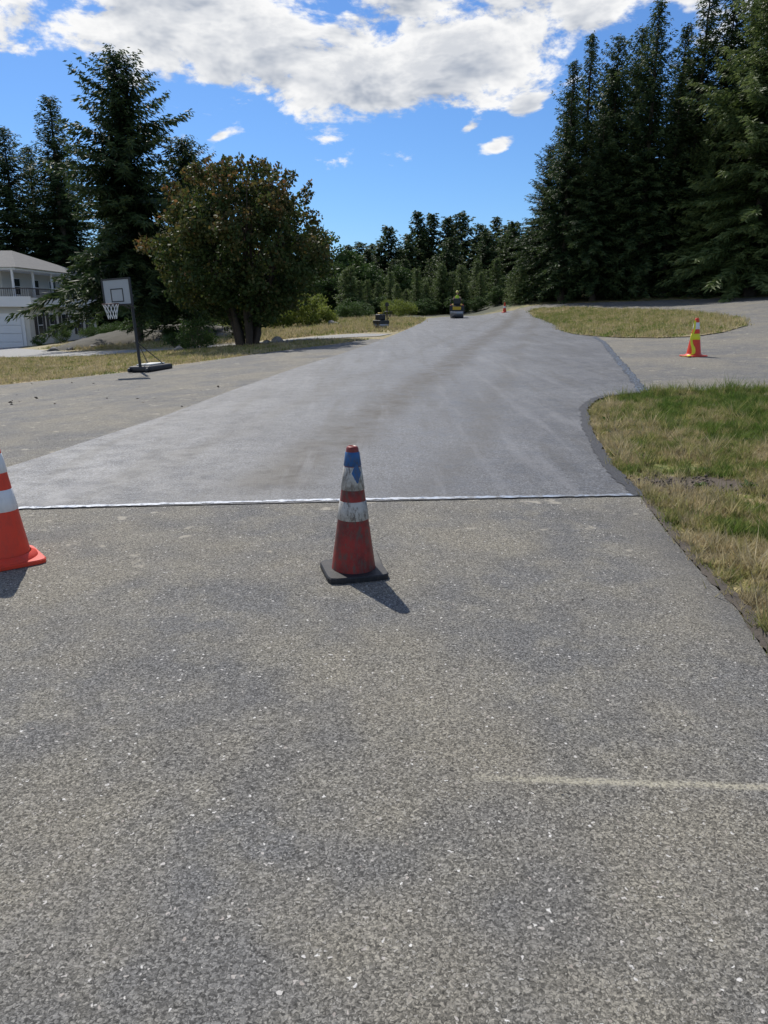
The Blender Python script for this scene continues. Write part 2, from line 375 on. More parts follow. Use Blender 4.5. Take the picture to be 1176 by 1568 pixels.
# ---------------------------------------------------------------- grass
def blades(name,poly,n,h,w,seed,cull=True,mat=MAT_BLADE,zoff=0.0,per=14,spread=.035,bare=None):
    rng=np.random.default_rng(seed);xs=[p[0] for p in poly];ys=[p[1] for p in poly];PX=[];PY=[];tot=0;nc=n//per
    while tot<nc:
        x=rng.uniform(min(xs),max(xs),nc);y=rng.uniform(min(ys),max(ys),nc);ok=inpoly(x,y,poly)
        if cull:ok&=(np.abs(x)<.60*y+.8)
        if bare is not None:ok&=~(((x-bare[0])/bare[2])**2+((y-bare[1])/bare[3])**2<rng.uniform(.3,1.2,len(x)))
        wn=np.sin(x*3.1+2*np.sin(y*2.3))*np.sin(y*2.7+1.5*np.sin(x*1.9));ok&=(wn+rng.uniform(-.9,.9,len(x))>-.55)
        PX.append(x[ok]);PY.append(y[ok]);tot+=ok.sum()
    cx=np.concatenate(PX)[:nc];cy=np.concatenate(PY)[:nc];ch=np.clip(rng.lognormal(0,.45,nc),.35,2.6);ct=rng.random(nc)
    x=np.repeat(cx,per)+rng.normal(0,spread,nc*per);y=np.repeat(cy,per)+rng.normal(0,spread,nc*per);ph=np.repeat(ch,per);tn=np.repeat(ct,per)*.7+rng.random(nc*per)*.3
    n=len(x);a=rng.random(n)*6.283;hh=h*ph*rng.uniform(.5,1.3,n);ww=w*rng.uniform(.6,1.3,n)
    z=terr(x,y)+zoff;B=np.stack([x,y,z],1);s=np.stack([np.cos(a),np.sin(a),np.zeros(n)],1)*ww[:,None]*.5
    b=rng.random(n)*6.283;lean=rng.uniform(.1,1.1,n)
    t=B+np.stack([np.cos(b)*lean*hh,np.sin(b)*lean*hh,hh],1)
    V=np.empty((n,3,3));V[:,0]=B-s;V[:,1]=B+s;V[:,2]=t
    return add(name,mesh_np(name,V.reshape(-1,3),np.arange(3*n).reshape(-1,3),[mat],tn))
LAWN=[(1.58,2.2),(1.64,2.55),(1.76,3.15),(1.83,3.6),(1.88,4.3),(1.98,5.15),(2.10,5.85),(2.14,6.4),(2.19,7.05),(2.3,7.8),(2.44,8.59),(2.56,9.3),(2.73,10.0),(2.86,10.55),(3.03,11.0),(3.3,11.45),(3.7,11.85),(4.2,12.15),(9,12.2),(9,2.2)]
blades('lawn_grass',LAWN,150000,.045,.010,1,zoff=.0,bare=(2.7,6.35,.6,.3))
blades('lawn_grass',LAWN,26000,.085,.013,77,zoff=.0,bare=(2.7,6.35,.6,.3),per=26,spread=.028)
blades('lawn_grass',[(4.0,11.9),(4.2,12.2),(9,12.3),(9,11.9)],9000,.10,.010,9,zoff=.0)
blades('lawn_grass',ISL,60000,.09,.03,2,False,zoff=.04,per=8,spread=.12)
blades('lawn_grass',[(-0.6,30.0),(-1.9,27.1),(-3.5,24.9),(-5.8,22.4),(-7.0,20.9),(-9.9,19.9),(-14,18.6),(-20,16.8),(-24,40),(-19.7,39.4),(-12.7,32.7),(-8.0,31.4),(-2.7,31.0)],80000,.06,.03,3,True,per=8,spread=.12)
blades('lawn_grass',[(-0.3,36.2),(-4.7,34),(-9.2,35.2),(-15.7,40.6),(-22,50),(-12,60),(0,66),(3,58.5),(2.4,51),(.6,37)],70000,.12,.05,4,True,per=8,spread=.15)
rng_=np.random.default_rng(18);wx_=[];nW=130
while len(wx_)<nW:
    a,b=rng_.uniform(2,7),rng_.uniform(3.5,12)
    if inpoly(np.array([a-.12]),np.array([b]),LAWN)[0]:wx_.append((a,b))
WP=np.repeat(np.array(wx_),14,0);nW=len(WP);az_=rng_.random(nW)*6.283;dd=np.stack([np.cos(az_),np.sin(az_),rng_.uniform(.15,.9,nW)],1);dd/=np.linalg.norm(dd,axis=1)[:,None]
WL=np.repeat(rng_.uniform(.03,.08,len(wx_)),14)*rng_.uniform(.6,1.3,nW)
WV,WF=diamonds(np.stack([WP[:,0],WP[:,1],terr(WP[:,0],WP[:,1])+.01],1),dd,WL,WL*.28,rng_)
add('lawn_weeds',mesh_np('lawn_weeds',WV,WF,[MAT_GREEN],rng_.uniform(.3,1,nW)))
def clods(name,cx,cy,sx,sy,n,seed,mat,s0=.02):
    rng=np.random.default_rng(seed);V=[];F=[]
    ico=[(0,0,1),(.9,0,.4),(.28,.85,.4),(-.72,.53,.4),(-.72,-.53,.4),(.28,-.85,.4),(0,0,-.4)]
    for k in range(n):
        x=cx+rng.normal()*sx;y=cy+rng.normal()*sy;s=s0*rng.uniform(.4,1.6);o=len(V)
        for p in ico:
            q=np.array(p)*s*rng.uniform(.7,1.2,3);V.append((x+q[0],y+q[1],tz(x,y)+q[2]+.01))
        for i in range(1,6):F.append((o,o+i,o+(i%5)+1));F.append((o+6,o+(i%5)+1,o+i))
    return add(name,mesh_np(name,V,F,[mat]))
clods('soil_clods',2.5,6.3,.26,.16,170,3,MAT_SOIL,.014)
rng_=np.random.default_rng(8);n=45
lx=rng_.uniform(-10,-3,n);ly=14+rng_.normal(0,1.6,n)+(lx+6)*-.35;lx=np.concatenate([lx,rng_.uniform(-3,2,30)]);ly=np.concatenate([ly,rng_.uniform(2,5.3,30)]);n=len(lx)
dd=rng_.normal(size=(n,3));dd[:,2]=np.abs(dd[:,2])*.1;dd/=np.linalg.norm(dd,axis=1)[:,None]
LS=np.where(ly>6,.07,.012)*rng_.uniform(.5,1.3,n)
LV,LF=diamonds(np.stack([lx,ly,terr(lx,ly)+.024],1),dd,LS,LS*.3,rng_)
add('leaf_litter',mesh_np('leaf_litter',LV,LF,[simple('dry_leaf',(.08,.06,.04),.8,.4,3)]))
# ---------------------------------------------------------------- trees
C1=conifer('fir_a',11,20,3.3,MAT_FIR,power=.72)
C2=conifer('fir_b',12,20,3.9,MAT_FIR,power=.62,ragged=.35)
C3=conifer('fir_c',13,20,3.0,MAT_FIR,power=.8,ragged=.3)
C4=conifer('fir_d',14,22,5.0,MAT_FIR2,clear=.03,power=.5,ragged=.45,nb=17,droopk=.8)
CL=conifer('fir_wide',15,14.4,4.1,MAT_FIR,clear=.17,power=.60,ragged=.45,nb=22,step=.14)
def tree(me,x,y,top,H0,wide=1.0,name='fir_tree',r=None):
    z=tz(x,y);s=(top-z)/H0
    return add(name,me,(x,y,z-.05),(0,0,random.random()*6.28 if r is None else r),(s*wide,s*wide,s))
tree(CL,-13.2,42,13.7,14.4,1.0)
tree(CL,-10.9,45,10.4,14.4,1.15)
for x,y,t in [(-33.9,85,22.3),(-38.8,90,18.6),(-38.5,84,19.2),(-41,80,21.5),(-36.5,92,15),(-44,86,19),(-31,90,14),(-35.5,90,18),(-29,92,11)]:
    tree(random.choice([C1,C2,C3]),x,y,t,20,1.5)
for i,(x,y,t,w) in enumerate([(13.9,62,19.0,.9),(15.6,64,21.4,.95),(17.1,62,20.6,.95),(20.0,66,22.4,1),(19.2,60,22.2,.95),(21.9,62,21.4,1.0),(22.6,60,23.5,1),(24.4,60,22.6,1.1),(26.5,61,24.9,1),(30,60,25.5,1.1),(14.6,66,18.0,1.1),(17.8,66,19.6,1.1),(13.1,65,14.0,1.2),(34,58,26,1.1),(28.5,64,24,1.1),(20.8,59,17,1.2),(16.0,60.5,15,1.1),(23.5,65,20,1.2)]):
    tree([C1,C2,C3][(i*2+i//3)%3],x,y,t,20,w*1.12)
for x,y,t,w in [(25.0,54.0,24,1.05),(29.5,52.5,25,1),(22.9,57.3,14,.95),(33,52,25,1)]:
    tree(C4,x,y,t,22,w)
DC=bpy.data.collections.new('distant_forest')
D1=conifer('far_fir_a',21,12,2.4,MAT_FIR,.8,tw=1.3,nb=14,step=.24,thin=1.5);D2=conifer('far_fir_b',22,12,3.0,MAT_FIR,.8,tw=1.3,power=.6,nb=14,step=.24,ragged=.4,thin=1.5);D3=conifer('young_fir',23,5,1.4,MAT_FIR2,1.0,tw=.9,nb=22)
B1=broadleaf('far_broadleaf',24,8,3.2,MAT_GREEN,.25,90,200,.22,.05,3,clump=.85)
rng=random.Random(5)
def dput(me,x,y,top,H0,w=1.0):
    z=tz(x,y);s=(top-z)/H0;add('tree',me,(x,y,z-.1),(0,0,rng.random()*6.28),(s*w,s*w,s),col=DC)
for x,y,t in [(0.5,95,11.0),(4.2,100,13.2),(5.9,99,12.9),(7.7,98,12.4),(9.7,100,13.1),(11.6,98,11.6),(13.9,100,12.6),(15.6,98,11.1),(16.8,95,9.9),(3.0,96,10.3),(18.5,97,10.4),(-.9,97,8.2),(2,101,8.8),(8.7,101,12.0),(12.7,101,11.4),(5,102,11.5)]:
    dput(rng.choice([D1,D2]),x,y,t,12,1.4)
for i in range(30):
    x=rng.uniform(-2,24);y=rng.uniform(86,96);dput(rng.choice([D1,D2]),x,y,tz(x,y)+rng.uniform(4.5,8),12,1.6)
for i in range(70):
    x=rng.uniform(-75,60);y=rng.uniform(112,135)
    dput(rng.choice([D1,D2]),x,y,tz(x,y)+rng.uniform(6,10) if x>-30 else rng.uniform(9,14),12,1.6)
for i in range(16):
    x=-60+i*3.2+rng.uniform(-1,1);y=rng.uniform(88,98);dput(rng.choice([D1,D2,B1]),x,y,tz(x,y)+rng.uniform(7,9),12,1.5)
for x,y,t in [(-6.0,85,10.0),(-9,84,9.5),(-12.5,86,9),(-3.3,84,7.9),(-1,82,6.2),(-5,80,6.5),(-8,78,6),(1.5,86,6.5),(-15,84,8.5),(-19,86,9)]:
    dput(B1,x,y,t,8,1.1)
for i in range(34):
    x=rng.uniform(-3.5,10.5);y=rng.uniform(70,80);dput(D3,x,y,tz(x,y)+rng.uniform(2.4,4.4),5,rng.uniform(.9,1.2))
for i in range(26):
    x=rng.uniform(-3,14);y=rng.uniform(65.5,72);dput(B1,x,y,tz(x,y)+rng.uniform(.9,1.9),8,1.6)
for i in range(10):
    x=rng.uniform(10,16);y=rng.uniform(63.5,68);dput(D3,x,y,tz(x,y)+rng.uniform(2,4),5,1.3)
inst=empty('distant_forest');inst.instance_type='COLLECTION';inst.instance_collection=DC
mp=broadleaf('maple',31,6.75,3.75,MAT_DEC,.34,330,680,.13,.05,9,redtop=1.0,clump=.54,lowcut=.22,shoots=40)
add('maple_tree',mp,(-5.45,31,tz(-5.45,31)),(0,0,.4))
def bush(x,y,H,R,mat,seed,name='bush',leaf=.07):
    me=broadleaf(name,seed,H,R,mat,.05,34,1100,leaf,.0,4,clump=.34*max(R,.6))
    add(name,me,(x,y,tz(x,y)-.05))
bush(-4.6,50,2.0,1.7,MAT_YEL,41,leaf=.11);bush(-6.6,49,1.5,1.2,MAT_YEL,42,leaf=.11);bush(-7.4,31.2,1.25,.9,MAT_GREEN,43)
bush(-8.6,32.5,.8,.7,MAT_GREEN,44);bush(-25.0,60,1.6,1.0,MAT_GREEN,45);bush(-23,62,1.2,1.2,MAT_GREEN,46);bush(-20.5,60,1.3,1.4,MAT_GREEN,47)
bush(-9.6,52,1.2,1.5,MAT_YEL,48);bush(-12.5,53,1.0,1.3,MAT_GREEN,49);bush(-26.0,58.6,.7,.6,MAT_GREEN,50);bush(-2.2,62,1.3,1.6,MAT_GREEN,51);bush(1.0,64,1.4,1.6,MAT_YEL,52);bush(-14.5,47,1.3,1.7,MAT_GREEN,53);bush(-11.5,43,.9,1.2,MAT_GREEN,54)
MAT_ROCK=simple('rock',(.22,.21,.20),.9,.35,3,bump=.8)
def rock(x,y,s,seed,name='boulder'):
    import bmesh
    bm=bmesh.new();bmesh.ops.create_icosphere(bm,subdivisions=3,radius=1);r=np.random.default_rng(seed);k=r.normal(size=(5,3))
    for v in bm.verts:
        f=1+sum(.12*math.sin(2.2*(v.co.x*a+v.co.y*b+v.co.z*c)) for a,b,c in k);v.co=v.co*f;v.co.z*=.6
    me=bpy.data.meshes.new(name);bm.to_mesh(me);bm.free();me.materials.append(MAT_ROCK)
    add(name,me,(x,y,tz(x,y)+s*.2),(0,0,seed),(s,s*.8,s))
rock(-4.1,30.3,.28,1);rock(-4.6,30.5,.2,2);rock(-3.7,30.1,.16,3);rock(-3.2,49,.35,4);rock(-8.2,31.0,.22,5)
MAT_MOUND=simple('mound_soil',(.085,.078,.06),.95,.6,1.6,bump=.8)
N=28;V=[];F=[]
for j in range(N+1):
    for i in range(N+1):
        x=-19.5+11*i/N;y=43+9*j/N;e=max(0,1-((i/N-.5)*2)**2)*max(0,1-((j/N-.5)*2)**2)
        V.append((x,y,tz(x,y)-.03+.85*e**.7+.1*math.sin(i*1.3)*math.sin(j*1.7)*e))
F=[(j*(N+1)+i,j*(N+1)+i+1,(j+1)*(N+1)+i+1,(j+1)*(N+1)+i) for j in range(N) for i in range(N)]
add('earth_mound',mesh_np('earth_mound',V,F,[MAT_MOUND],smooth=True))
for k in range(9):rock(-18.5+k*1.2+random.uniform(-.3,.3),42.6+random.uniform(-.3,.5),random.uniform(.2,.38),20+k)
# ---------------------------------------------------------------- house
MAT_WALL=simple('cream_siding',(.60,.57,.50),.7,.06,1.0)
MAT_TRIM=simple('white_trim',(.74,.74,.73),.5,.05,2)
MAT_ROOF=simple('shingle_roof',(.12,.118,.115),.9,.35,3,bump=.6)
MAT_GLASS=simple('window_glass',(.03,.035,.04),.12,.2,1)
MAT_SHUT=simple('dark_shutter',(.035,.03,.03),.6,.2,4)
MAT_GARAGE=simple('garage_door_paint',(.70,.71,.72),.5,.05,2)
MAT_RAIL=simple('railing_paint',(.06,.05,.045),.6,.2,3)
hs=empty('house',(0.6,0,0))
gz=-1.55
boxm('lower_walls',-44,-27.8,60,74,gz,1.9,MAT_WALL,hs)
boxm('deck_slab',-44.3,-27.3,59.4,74.4,1.9,2.12,MAT_TRIM,hs)
boxm('deck_fascia',-44.4,-27.2,59.3,59.4,1.75,2.5,MAT_TRIM,hs)
boxm('deck_fascia_side',-27.3,-27.2,59.42,74.4,1.75,2.4,MAT_TRIM,hs)
boxm('upper_walls',-44,-30.6,62.2,74,2.12,4.45,MAT_WALL,hs)
boxm('eave',-45,-28.4,59.9,75,4.45,4.62,MAT_TRIM,hs)
V=[(-45.2,59.7,4.63),(-28.2,59.7,4.63),(-28.2,75.2,4.63),(-45.2,75.2,4.63),(-45.2,67.5,6.35),(-32.0,67.5,6.35)]
me=bpy.data.meshes.new('roof');me.from_pydata(V,[],[(0,1,5,4),(1,2,5),(2,3,4,5),(0,4,3),(0,3,2,1)]);me.materials.append(MAT_ROOF);add('roof',me,parent=hs)
for k,x in enumerate([-43,-39.5,-36,-32.4,-28.7]):boxm('deck_post_%d'%k,x-.07,x+.07,59.95,60.09,2.12,4.45,MAT_TRIM,hs)
for k,y in enumerate([63.5,67,71,74]):boxm('side_post_%d'%k,-28.8,-28.66,y,y+.14,2.12,4.45,MAT_TRIM,hs)
boxm('rail_front',-44,-27.5,59.6,59.66,3.05,3.13,MAT_RAIL,hs);boxm('rail_side',-27.5,-27.44,59.6,74.2,3.05,3.13,MAT_RAIL,hs)
V=[];F=[]
def bb(x0,x1,y0,y1,z0,z1):
    o=len(V)
    for x in(x0,x1):
        for y in(y0,y1):
            for z in(z0,z1):V.append((x,y,z))
    for f in [(0,1,3,2),(4,6,7,5),(0,4,5,1),(2,3,7,6),(0,2,6,4),(1,5,7,3)]:F.append(tuple(o+i for i in f))
for x in np.arange(-43.9,-27.5,.16):bb(x,x+.03,59.62,59.645,2.5,3.05)
for y in np.arange(59.8,74,.16):bb(-27.485,-27.46,y,y+.03,2.4,3.05)
add('balusters',mesh_np('balusters',V,F,[MAT_RAIL]),parent=hs)
boxm('garage_surround',-33.0,-28.15,59.93,60.0,gz,1.25,MAT_TRIM,hs)
for k in range(4):boxm('garage_panel_%d'%k,-32.75,-28.4,59.86,59.93,gz+.05+k*.63,gz+.65+k*.63,MAT_GARAGE,hs,.02)
def win(name,y,z0,z1,w,xw,shut=True):
    boxm(name+'_frame',xw,xw+.05,y-w/2-.07,y+w/2+.07,z0-.07,z1+.07,MAT_TRIM,hs)
    boxm(name+'_glass',xw+.05,xw+.07,y-w/2,y+w/2,z0,z1,MAT_GLASS,hs)
    boxm(name+'_bar',xw+.07,xw+.09,y-w/2,y+w/2,(z0+z1)/2-.03,(z0+z1)/2+.03,MAT_TRIM,hs)
    if shut:
        for s in(-1,1):
            c=y+s*(w/2+.07+.24);boxm(name+'_shutter%d'%s,xw,xw+.04,c-.23,c+.23,z0-.1,z1+.1,MAT_SHUT,hs)
for k,y in enumerate([61.8,64.0,66.4,69.6,72.2]):win('low_window_%d'%k,y,-.45,1.15,.8,-27.8)
for k,y in enumerate([64.5,68,71.5]):win('up_window_%d'%k,y,2.75,3.95,1.2,-30.6,False)
for k,x in enumerate([-41,-37.5,-34,-31.8]):
    boxm('front_window_frame_%d'%k,x-.75,x+.75,62.15,62.2,2.3,4.1,MAT_TRIM,hs);boxm('front_window_%d'%k,x-.66,x+.66,62.12,62.15,2.4,4.0,MAT_GLASS,hs)
boxm('chimney',-38,-37,68,69,5.5,7.0,MAT_WALL,hs)
# ---------------------------------------------------------------- traffic cones
def plastic(name,col,dirt=.4,rough=.45,thr=.42):
    m=M(name,rough,.4);v=m.obj();f=m.mr(m.noise(7,6,.7,vec=v),thr,thr+.26,0,dirt)
    vs=m.vm('MULTIPLY',v,(1,1,.35))
    f2=m.mr(m.noise(34,6,.75,vec=vs),.47,.63,0,dirt)
    c=m.mix(f,col,[k*.30+.008 for k in col]);c=m.mix(f2,c,(.085,.066,.052))
    m.bump(m.noise(20,4,vec=v),.2,.004);return m.base(c)
P_ORED=plastic('faded_red_plastic',(.30,.024,.017),.85,thr=.38);P_OR=plastic('orange_plastic',(.72,.055,.02),.15);P_WH=plastic('dirty_white_sleeve',(.52,.49,.44),.85,.5)
P_WH2=plastic('white_sleeve',(.75,.74,.72),.1,.4);P_BK=plastic('black_rubber',(.018,.018,.02),.3,.6);P_BL=plastic('blue_tape',(.02,.11,.30),.5);P_YE=plastic('yellow_tape',(.75,.72,.03),.1);P_DK=simple('hollow_shade_black',(.01,.01,.01),.9)
def cone(x,y,H,rb,rt,bands,base_mat,half,yaw,body,name='traffic_cone',lift=0.0,basez=.03,foot=True):
    e=empty(name,(x,y,tz(x,y)+.02),(0,0,yaw))
    R=lambda z:rb+(rt-rb)*z/H
    z0=basez
    n=48;V=[];F=[]
    lay=[(1,0),(1,.75),(.97,1.0),(.62,1.02)]
    for s,zz in lay:
        for i in range(n):
            a=2*math.pi*i/n;c,q=math.cos(a),math.sin(a);p=9 if s>.9 else 4
            k=half*s/((abs(c)**p+abs(q)**p)**(1/p));xx,yy=k*c,k*q
            up=lift*max(0,(xx+yy)/half-.9)**1.5
            V.append((xx,yy,zz*basez+up))
    for j in range(len(lay)-1):
        for i in range(n):F.append((j*n+i,j*n+(i+1)%n,(j+1)*n+(i+1)%n,(j+1)*n+i))
    V.append((0,0,basez*1.02));c=len(V)-1;j=len(lay)-1
    me=bpy.data.meshes.new('base');me.from_pydata(V,[],[tuple(f) for f in F]+[(j*n+i,j*n+(i+1)%n,c) for i in range(n)]);me.materials.append(base_mat);add('base',me,parent=e)
    if foot:lathe('foot',[(R(0)+.035,z0),(R(0)+.03,z0+.012),(R(.02)+.004,z0+.03)],body,e)
    lathe('body',[(R(z),z0+z) for z in np.linspace(0,H-.012,14)]+[(rt-.004,z0+H-.004),(rt-.010,z0+H),(rt-.016,z0+H-.01),(rt-.012,z0+H-.12)],body,e)
    lathe('hollow_shade_disc',[(rt-.0125,z0+H-.03),(.001,z0+H-.03)],P_DK,e)  # near-black disc: shade inside the open tip, put in as colour
    for k,(a,b,m) in enumerate(bands):
        a*=H;b*=H;lathe('sleeve_%d'%k,[(R(a)+.0003,z0+a),(R(a)+.003,z0+a+.002),(R((a+b)/2)+.003,z0+(a+b)/2),(R(b)+.003,z0+b-.002),(R(b)+.0003,z0+b)],m,e)
    return e
CH=.705
cn1=cone(-.175,4.14,CH,.126,.032,[(.415,.565,P_WH),(.655,.84,P_WH),(.845,.955,P_BL)],P_BK,.175,rad(14),P_ORED,lift=.05,foot=False)
V=[];F=[]
for j,(z,w) in enumerate([(.610,.10),(.560,.55),(.505,.06)]):
    for i in range(7):
        a=rad(-62)+(i/6-.5)*2*w;r=.126+(.032-.126)*z/CH+.0048;V.append((r*math.cos(a-rad(14)),r*math.sin(a-rad(14)),.03+z))
for j in range(2):
    for i in range(6):F.append((j*7+i,j*7+i+1,(j+1)*7+i+1,(j+1)*7+i))
add('blue_tape_patch',mesh_np('blue_tape_patch',V,F,[P_BL],smooth=True),parent=cn1)
cone(-2.27,4.34,.70,.140,.035,[(.42,.60,P_WH2),(.74,.90,P_WH2)],P_OR,.19,rad(38),P_OR,basez=.025)
c3=cone(7.4,18.5,.86,.17,.04,[(.42,.58,P_YE),(.70,.88,P_WH2)],P_OR,.24,rad(20),P_OR)
V=[];F=[];K=30
for i in range(K+1):
    s=i/K
    if s<.6:
        q=s/.6;z=.80*(1-q)+.03;r=.04+(.17-.04)*q+.012;a=rad(185)+q*.5+.2*math.sin(q*9);p=(r*math.cos(a),r*math.sin(a),z)
    else:
        q=(s-.6)/.4;p=(-.17-.28*q,-.1-.1*q+.03*math.sin(q*8),.035*(1-q)+.01)
    V.append((p[0]-.035,p[1],p[2]));V.append((p[0]+.045,p[1]-.03,p[2]+.004))
F=[(2*i,2*i+1,2*i+3,2*i+2) for i in range(K)]
add('caution_ribbon',mesh_np('caution_ribbon',V,F,[P_YE]),parent=c3)
cone(9.15,59.6,.72,.14,.035,[(.42,.60,P_WH2)],P_OR,.19,.3,P_OR)
# ---------------------------------------------------------------- basketball hoop
MAT_BLACK=simple('black_metal',(.02,.02,.022),.45,.3,5);MAT_BOARD=simple('backboard_panel',(.36,.38,.40),.25,.1,3);MAT_NET=simple('net_cord',(.75,.75,.73),.8);MAT_RIM=simple('rim_paint',(.10,.03,.02),.5)
MAT_GREY=simple('grey_plastic',(.55,.55,.53),.6)
hx,hy=-6.35,20.1;hp=empty('basketball_hoop',(hx,hy,tz(hx,hy)+.02),(rad(1.5),rad(-2.5),rad(-24)))
b=boxm('base_tank',-.38,.38,-.05,.85,0,.16,MAT_BLACK,hp,.06,seg=4)
boxm('base_ridge',-.24,.24,.12,.7,.16,.20,MAT_GREY,hp,.018)
for s in(-1,1):lathe('wheel_%d'%s,[(.001,-.03),(.055,-.03),(.06,0),(.055,.03),(.001,.03)],MAT_BLACK,hp,(s*.3,-.08,.06),(0,rad(90),0),20)
tube('pole',[(0,0,.05),(0,0,2.05)],.038,MAT_BLACK,hp)
tube('brace_l',[(-.25,.6,.17),(0,.03,.75)],.012,MAT_BLACK,hp);tube('brace_r',[(.25,.6,.17),(0,.03,.75)],.012,MAT_BLACK,hp)
for s in(-.09,.09):
    tube('arm_low',[(s,0,1.62),(s,-.44,1.80)],.014,MAT_BLACK,hp);tube('arm_high',[(s,0,1.92),(s,-.44,2.12)],.014,MAT_BLACK,hp)
bx,by0,bz=.44,-.48,2.02
boxm('board',-bx,bx,by0,by0+.02,bz-.31,bz+.31,MAT_BOARD,hp)
for nm,a in dict(f_top=(-bx-.02,bx+.02,bz+.29,bz+.33),f_bot=(-bx-.02,bx+.02,bz-.33,bz-.29),f_l=(-bx-.02,-bx+.025,bz-.29,bz+.29),f_r=(bx-.025,bx+.02,bz-.29,bz+.29)).items():
    boxm(nm,a[0],a[1],by0-.012,by0+.03,a[2],a[3],MAT_BLACK,hp)
for nm,a in dict(s_top=(-.2,.2,bz+.06,bz+.085),s_bot=(-.2,.2,bz-.24,bz-.215),s_l=(-.2,-.175,bz-.215,bz+.06),s_r=(.175,.2,bz-.215,bz+.06)).items():
    boxm(nm,a[0],a[1],by0-.006,by0,a[2],a[3],MAT_BLACK,hp)
rz_=bz-.28;rc=(0,by0-.27)
tube('rim',[(rc[0]+.2*math.cos(t),rc[1]+.2*math.sin(t),rz_) for t in np.linspace(0,2*math.pi,33)],.010,MAT_RIM,hp)
tube('rim_bracket',[(0,by0,rz_-.02),(0,by0-.08,rz_)],.02,MAT_RIM,hp)
cu=bpy.data.curves.new('net','CURVE');cu.dimensions='3D';cu.bevel_depth=.0045;cu.materials.append(MAT_NET)
for k in range(12):
    for dr in(-1,1):
        s=cu.splines.new('POLY');s.points.add(8)
        for i in range(9):
            q=i/8;a=2*math.pi*(k/12)+dr*q*.8;r=.2*(1-.5*q**.7);s.points[i].co=(rc[0]+r*math.cos(a),rc[1]+r*math.sin(a),rz_-.36*q,1)
nt=bpy.data.objects.new('net',cu);COL.objects.link(nt);nt.parent=hp
# ---------------------------------------------------------------- ride-on roller with operator
MAT_YM=simple('machine_yellow',(.55,.36,.02),.5,.15,4);MAT_STEEL=simple('drum_steel',(.28,.28,.29),.35,.2,5,metal=.8);MAT_VEST=simple('hi_vis_vest',(.45,.62,.03),.7,.1,8);MAT_SKIN=simple('skin',(.45,.26,.18),.6,.1,5);MAT_JEAN=simple('dark_trousers',(.03,.035,.05),.85,.2,8);MAT_CAP=simple('hard_hat',(.6,.55,.1),.4)
MAT_LAMP=simple('lamp_red',(.4,.02,.02),.3)
rx,ry=5.3,57.0;ro=empty('road_roller',(rx,ry,tz(rx,ry)+.03),(0,0,rad(-6)))
def drum(nm,y,r=.33,w=.48):
    lathe(nm,[(.001,-w),(r*.8,-w),(r,-w+.03),(r,w-.03),(r*.8,w),(.001,w)],MAT_STEEL,ro,(0,y,r),(0,rad(90),0),32)
drum('rear_drum',-.65);drum('front_drum',.75)
boxm('rear_chassis',-.52,.52,-.95,-.1,.42,.86,MAT_BLACK,ro,.05);boxm('rear_panel',-.30,.30,-1.0,-.95,.56,.78,MAT_YM,ro,.02)
boxm('front_hood',-.42,.42,.15,1.1,.50,.98,MAT_YM,ro,.08);boxm('front_yoke_l',-.56,-.5,.5,1.0,.28,.62,MAT_BLACK,ro,.02);boxm('front_yoke_r',.5,.56,.5,1.0,.28,.62,MAT_BLACK,ro,.02)
boxm('platform',-.50,.50,-.1,.2,.40,.48,MAT_BLACK,ro,.01);boxm('seat',-.24,.24,-.62,-.2,.86,.98,MAT_BLACK,ro,.04);boxm('seat_back',-.26,.26,-.72,-.64,.95,1.36,MAT_BLACK,ro,.04)
for s in(-1,1):
    tube('rops_%d'%s,[(s*.45,-.82,.8),(s*.45,-.82,1.25),(s*.3,-.82,1.32)],.02,MAT_BLACK,ro)
    boxm('lamp_%d'%s,s*.42-.05,s*.42+.05,-1.02,-.96,.86,.94,MAT_LAMP,ro,.01)
tube('steering_column',[(0,.2,.9),(0,-.02,1.18)],.02,MAT_BLACK,ro);tube('steering_wheel',[(.18*math.cos(t),-.03+.10*math.sin(t),1.19+.13*math.sin(t)) for t in np.linspace(0,6.283,25)],.012,MAT_BLACK,ro)
def skin(name,verts,edges,rad3,mat,parent,root=0):
    me=bpy.data.meshes.new(name);me.from_pydata(verts,edges,[]);me.materials.append(mat)
    o=add(name,me,parent=parent)
    o.modifiers.new('s','SKIN')
    if me.skin_vertices:
        for i,r in enumerate(rad3):me.skin_vertices[0].data[i].radius=(r,r) if not isinstance(r,tuple) else r
        me.skin_vertices[0].data[root].use_root=True
    u=o.modifiers.new('u','SUBSURF');u.levels=2;u.render_levels=2
    return o
op=empty('roller_operator',(0,0,0));op.parent=ro;op.location=(0,0,0)
skin('torso',[(0,-.42,1.02),(0,-.44,1.18),(0,-.43,1.38),(0,-.40,1.52),(0,-.39,1.60)],[(0,1),(1,2),(2,3),(3,4)],[(.17,.12),(.16,.11),(.19,.12),(.13,.09),(.055,.055)],MAT_VEST,op)
for s in(-1,1):
    skin('arm_%d'%s,[(s*.17,-.41,1.47),(s*.27,-.34,1.25),(s*.17,-.10,1.19),(s*.16,-.04,1.21)],[(0,1),(1,2),(2,3)],[.065,.05,.036,.04],MAT_SKIN,op)
    skin('leg_%d'%s,[(s*.10,-.40,1.02),(s*.17,-.02,1.02),(s*.17,.05,.58),(s*.17,.16,.52)],[(0,1),(1,2),(2,3)],[.10,.075,.05,.05],MAT_JEAN,op)
    for k in range(5):skin('finger_%d_%d'%(s,k),[(s*.16+(k-2)*.016,-.04,1.22),(s*.16+(k-2)*.017,0.02,1.225),(s*.16+(k-2)*.017,.03,1.20)],[(0,1),(1,2)],[.009,.008,.007],MAT_SKIN,op)
